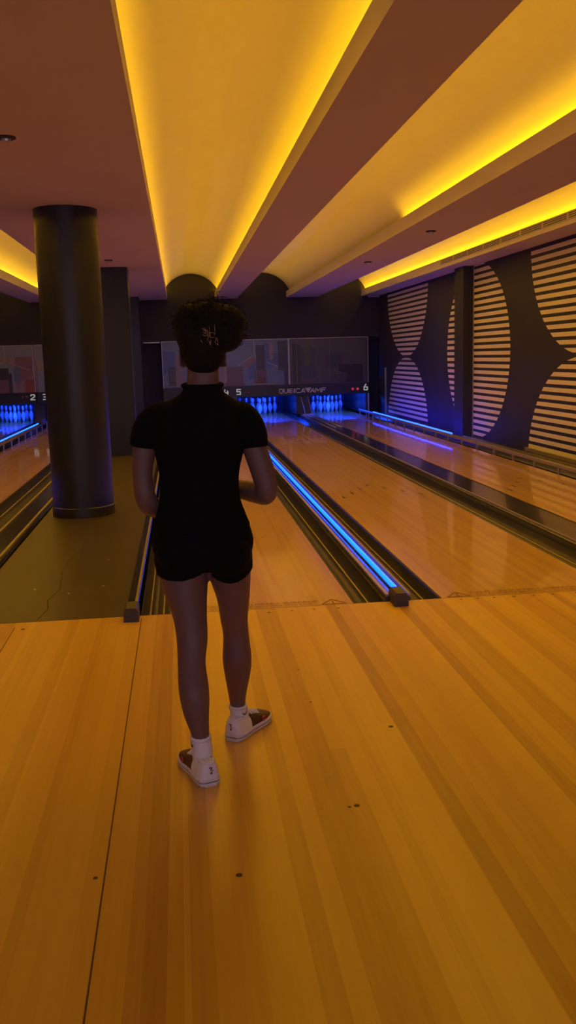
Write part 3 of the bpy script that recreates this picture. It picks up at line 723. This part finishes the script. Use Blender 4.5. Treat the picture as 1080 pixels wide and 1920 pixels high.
hand((-1.345, -1.722, .960), (-.40, .90, -.08), (-.92, -.4, -.1), (.1, .05, 1), -1)
bo = remesh(body, 'body', M_SKIN, person, .0058, 5)

# black top
def grow(keys, d, dz=0): return [(z, cx, cy, hx + d, hy + d) for z, cx, cy, hx, hy in keys]
sh = MB()
T2 = [k for k in grow(TORSO, .011) if .84 < k[0] < 1.33]
T2 = [(.852, -1.419, -1.965, .170, .125)] + T2[1:] if T2[0][0] < .86 else T2
T2.append((1.338, -1.396, -1.948, .068, .062))
sh.loft(interp_rings(T2, 60, 36))
for s_ in (-1, 1): sh.ball((-1.41 + s_ * .085, -2.0, 1.17), .058, .060, .085); sh.ball((-1.41 + s_ * .075, -1.865, 1.13), .062, .064, .055)
limb(sh, [(-1.505, -1.95, 1.246, .046), (-1.560, -1.95, 1.226, .053), (-1.593, -1.953, 1.185, .050), (-1.604, -1.955, 1.134, .0475)], 18, 18)
limb(sh, [(-1.312, -1.95, 1.244, .046), (-1.262, -1.95, 1.222, .053), (-1.234, -1.953, 1.175, .051), (-1.229, -1.955, 1.122, .0500)], 18, 18)
# wrinkles bunched at the waist, right side
for z, r in ((.900, .009), (.876, .010)):
    sh.tube([(-1.42 + (.134 if z > .95 else .146) * math.cos(t), -1.955 + (.09 if z > .95 else .098) * math.sin(t), z + .010 * math.sin(3 * t)) for t in np.linspace(-.5, .9, 10)], r * .9, 8)
shirt = remesh(sh, 'shirt', M_BLACK, person, .006, 3)
cl = MB(); cl.tube([(-1.396 + .066 * math.cos(t), -1.949 + .060 * math.sin(t), 1.338 + .004 * math.sin(t)) for t in np.linspace(0, 2 * PI, 33)], .0075, 8); cl.build('collar', M_BLACK, shirt, True)

# black shorts
st = MB()
P2 = [(.714, -1.416, -1.955, .150, .112)] + [k for k in grow(TORSO, .010) if .73 < k[0] < .96]
st.loft(interp_rings(P2, 30, 36))
def stub(keys, zs, d):
    K = np.array(keys)[::-1]
    return [(z,) + tuple(np.interp(z, K[:, 0], K[:, c]) + (d if c > 2 else 0) for c in (1, 2, 3, 4)) for z in zs]
def tilt(rings, slope, cx, bow=0.0): return [[(x, y, z + (slope * (x - cx) + bow * ((x - cx) / .08) ** 2) * (1 - k / (len(rings) - 1.0)) ** 0) for x, y, z in rg] for k, rg in enumerate(rings)]
st.loft(tilt(interp_rings(stub(LLEG, (.745, .725, .700, .688), .010), 8, 28), .10, -1.490, .012)); st.loft(tilt(interp_rings(stub(RLEG, (.745, .715, .680, .660), .009), 8, 28), .0, -1.33, .034))
st.ball((-1.495, -2.006, .778), .086, .088, .076); st.ball((-1.340, -2.006, .768), .086, .088, .086)
remesh(st, 'shorts', M_BLACK, person, .006, 3)

# hair: dense cap, two puffs and many loose curls
hb = MB()
hb.ball((-1.391, -1.945, 1.478), .080, .095, .096, 24)
hb.ball((-1.390, -1.962, 1.425), .064, .062, .055, 20)
hb.ball((-1.420, -1.94, 1.550), .068, .084, .060, 20); hb.ball((-1.322, -1.95, 1.540), .082, .088, .066, 20); hb.ball((-1.372, -1.93, 1.568), .080, .080, .048, 20); hb.ball((-1.312, -1.97, 1.500), .058, .07, .055, 18); hb.ball((-1.430, -1.95, 1.510), .052, .08, .06, 18)
hair = remesh(hb, 'hair', M_HAIR, person, .006, 3)
curls = MB(); rng = random.Random(11)
def curl(c, d, ln, R, tr, turns):
    d = Vector(d).normalized(); sd = d.cross(Vector((.3, .2, 1))).normalized(); nn = d.cross(sd); ph = rng.random() * 6.28; c = Vector(c)
    n = int(turns * 9)
    curls.tube([c + d * ln * k / n + (sd * math.cos(ph + turns * 6.28 * k / n) + nn * math.sin(ph + turns * 6.28 * k / n)) * R * (1 - .3 * k / n) for k in range(n + 1)], [tr * (1 - .55 * k / n) for k in range(n + 1)], 5)
for (cx, cy, cz, rx, ry, rz, n, zmin) in [(-1.420, -1.945, 1.545, .064, .085, .064, 260, -.75), (-1.318, -1.95, 1.530, .078, .088, .078, 330, -.85), (-1.374, -1.93, 1.570, .072, .078, .048, 190, 0)]:
    for k in range(n):
        while True:
            v = Vector((rng.uniform(-1, 1), rng.uniform(-1, 1), rng.uniform(-1, 1)))
            if .3 < v.length < 1: v.normalize()
            else: continue
            if v.z > zmin: break
        p = Vector((cx + v.x * rx, cy + v.y * ry, cz + v.z * rz))
        tang = Vector((rng.uniform(-1, 1), rng.uniform(-1, 1), rng.uniform(-.6, 1)))
        curl(p - v * .012, v * .8 + tang * .7, rng.uniform(.014, .026), rng.uniform(.003, .006), rng.uniform(.0014, .0024), rng.uniform(1.2, 2.4))
for p, d, ln in [((-1.362, -1.95, 1.606), (.2, 0, 1), .045), ((-1.345, -1.95, 1.606), (.9, 0, .55), .05), ((-1.352, -1.95, 1.61), (.55, .1, .8), .045), ((-1.37, -1.95, 1.595), (-.4, 0, .7), .03), ((-1.335, -1.95, 1.592), (1, 0, .5), .04), ((-1.355, -1.94, 1.60), (.7, 0, .6), .05)]:
    curl(p, d, ln, .008, .0018, 2.0)
curls.build('curls', M_HAIR, hair, True)
# claw clip, thin gold wires on the back of the hair
cp = MB()
def zc(zx, zy): return Vector((-1.377 + (310 + zx / 6.353 - 390) * .00178, -2.048 - .002 * math.sin(zx * .05), 1.499 - (530 + zy / 6.353 - 630) * .00178))
for a, b in [((452, 545), (505, 580)), ((462, 565), (510, 600)), ((455, 590), (505, 615)), ((455, 620), (500, 640)), ((480, 540), (515, 590)), ((515, 560), (525, 640)), ((525, 640), (505, 700)), ((536, 530), (540, 560)), ((540, 560), (535, 650)),
             ((600, 505), (605, 620)), ((545, 600), (585, 598)), ((585, 598), (598, 625)), ((545, 600), (545, 655)), ((545, 655), (598, 655)), ((525, 690), (545, 745)), ((545, 745), (550, 670)), ((520, 690), (535, 700)),
             ((595, 710), (632, 745)), ((632, 745), (625, 650)), ((610, 690), (612, 655)), ((595, 710), (610, 680)), ((432, 678), (455, 722)), ((490, 600), (525, 645))]:
    cp.tube([zc(*a), zc(*b)], .0009, 6)
clip = cp.build('hair_clip', M_GOLD, hair, True); clip['label'] = 'thin gold claw clip'

# socks
def sock(keys, zt, zb, fdir, heel, label_mark):
    o = MB(); K = stub(keys, np.linspace(zt, zb, 7), .0045)
    o.loft(interp_rings(K, 20, 28)); f = Vector((fdir[0], fdir[1], 0)).normalized()
    c = K[-1]
    s_ = remesh(o, 'sock', M_SOCK, person, .005, 2)
    t = MB(); k0 = K[0]
    t.loft([[(k0[1] + (k0[3] + .0015) * math.cos(a), k0[2] + (k0[4] + .0015) * math.sin(a), z) for a in np.linspace(0, 2 * PI, 25)[:-1]] for z in (zt - .012, zt - .004, zt - .0005)])
    t.build('cuff', M_SOCK, s_, True)
    m = MB()   # small tick mark
    a0, z0, dr = label_mark
    pts = []
    for t_, dz in ((0, .004), (.18, -.004), (.32, -.007), (.6, -.001), (1, .010)):
        a = a0 + t_ * dr; zz = z0 + dz; kk = [np.interp(zz, [q[0] for q in K][::-1], [q[c_] for q in K][::-1]) for c_ in (1, 2, 3, 4)]
        pts.append((kk[0] + (kk[2] + .0012) * math.cos(a), kk[1] + (kk[3] + .0012) * math.sin(a), zz))
    m.tube(pts, [.001, .0026, .0028, .0018, .0005], 6); m.build('tick_mark', M_LINE, s_, True)
sock(LLEG, .156, .045, (-.34, .94), None, (-2.55, .128, -.55))
sock(RLEG, .126, .045, (.56, .83), None, (-1.25, .098, .8))

# shoes
def shoe(heel, ang, label):
    r = empty('shoe', (heel[0], heel[1], 0)); r.rotation_euler = (0, 0, ang); r.parent = person; r['label'] = label
    # local: +y forward, x lateral
    OUT = [(-.004, .018), (.006, .031), (.03, .038), (.07, .038), (.11, .037), (.15, .042), (.19, .0455), (.225, .040), (.25, .028), (.262, .012)]
    def outline(d, shift=0):
        L_ = [(-(w + d), u) for u, w in OUT]; R_ = [((w + d), u) for u, w in OUT][::-1]
        return [(x + .010 * max(0, u - .1) / .15 * 0, u) for x, u in L_ + R_]
    o = MB()
    def up_ring(f, z): return [(x * f, u, z + (.006 if u > .22 else 0)) for x, u in outline(.003)]
    o.loft([[(x, u, z) for x, u in outline(d)] for z, d in ((0.0, 0), (.004, .004), (.013, .005))]); o.build('sole', M_SOLE, r)
    o = MB(); o.loft([[(x, u, z) for x, u in outline(d)] for z, d in ((.0125, .0035), (.0165, .0035))]); o.build('sole_line', M_LINE, r)
    o = MB(); o.loft([[(x, u, z) for x, u in outline(d)] for z, d in ((.016, .0045), (.024, .0045), (.027, .002))]); o.build('midsole', M_SOLE, r)
    # upper: cross sections along y
    def upper(us, d, z0=.024):
        rings = []
        for u in us:
            hw = np.interp(u, [q[0] for q in OUT], [q[1] for q in OUT]) + d
            ht = np.interp(u, [-.01, 0, .03, .07, .10, .14, .18, .22, .245, .262], [.082, .088, .086, .078, .080, .070, .058, .046, .036, .026]) + d
            tw = np.interp(u, [-.01, .03, .09, .14, .2, .262], [.52, .66, .62, .58, .62, .8])
            ring = []
            for k in range(20):
                a = PI * k / 19; c, s_ = math.cos(a), math.sin(a)
                hx = hw * (1 - (1 - tw) * s_ ** 1.3)
                ring.append((hx * math.copysign(abs(c) ** .55, c), u, z0 + (ht - z0) * abs(s_) ** .55))
            rings.append(ring)
        return rings
    o = MB(); o.loft(upper(np.linspace(.0, .258, 26), 0)); shade_auto(o.build('upper', M_SHOED, r), 60)
    o = MB(); o.loft(upper([-.003, .002, .01, .02, .03, .045, .06, .075, .088], .0025)); shade_auto(o.build('heel_panel', M_SHOEW, r), 60)
    o = MB()
    for k in range(20): pass
    o.loft([[(.6 * x, u, z) for x, u, z in rg] for rg in upper([.095, .11, .13, .15, .165], .004, .05)]); shade_auto(o.build('tongue', M_SHOEW, r), 60)
    o = MB()
    for q in range(4):
        u = .105 + q * .017; zt = float(np.interp(u, [.10, .14, .18], [.080, .070, .058])) + .006
        o.tube([(-.026, u - .004, zt - .012), (-.012, u, zt), (.012, u + .006, zt), (.026, u + .002, zt - .012)], .003, 6)
    o.build('laces', M_SHOEW, r, True)
    o = MB(); o.tube([(.034 * math.cos(t) * .72, .045 + .048 * math.sin(t), .082) for t in np.linspace(0, 2 * PI, 25)], .0055, 8); o.build('ankle_collar', M_SHOEW, r, True)
    for s_ in (-1, 1):
        o = MB(); o.tube([(s_ * .0465, .165 + .010 * math.cos(t), .038 + .008 * math.sin(t)) for t in np.linspace(0, 2 * PI, 13)], .0025, 6); o.build('red_emblem', M_REDA, r, True)
    o = MB(); y = -.0075
    o.obox((-.006, y, .068), (.004, y, .068), .003, .002, up=Vector((0, 1, 0))); o.obox((.004, y, .068), (-.001, y, .058), .003, .002, up=Vector((0, 1, 0))); o.obox((.002, y, .056), (.009, y, .058), .002, .002, up=Vector((0, 1, 0)))
    o.obox((-.002, y, .049), (.005, y, .049), .006, .002, up=Vector((0, 1, 0))); o.build('size_mark', M_LINE, r)
shoe((-1.430, -2.172), math.radians(18), 'left bowling shoe, white heel and brown side')
shoe((-1.338, -1.815), math.radians(-35), 'right bowling shoe turned outward, white heel, brown toe and red emblem')
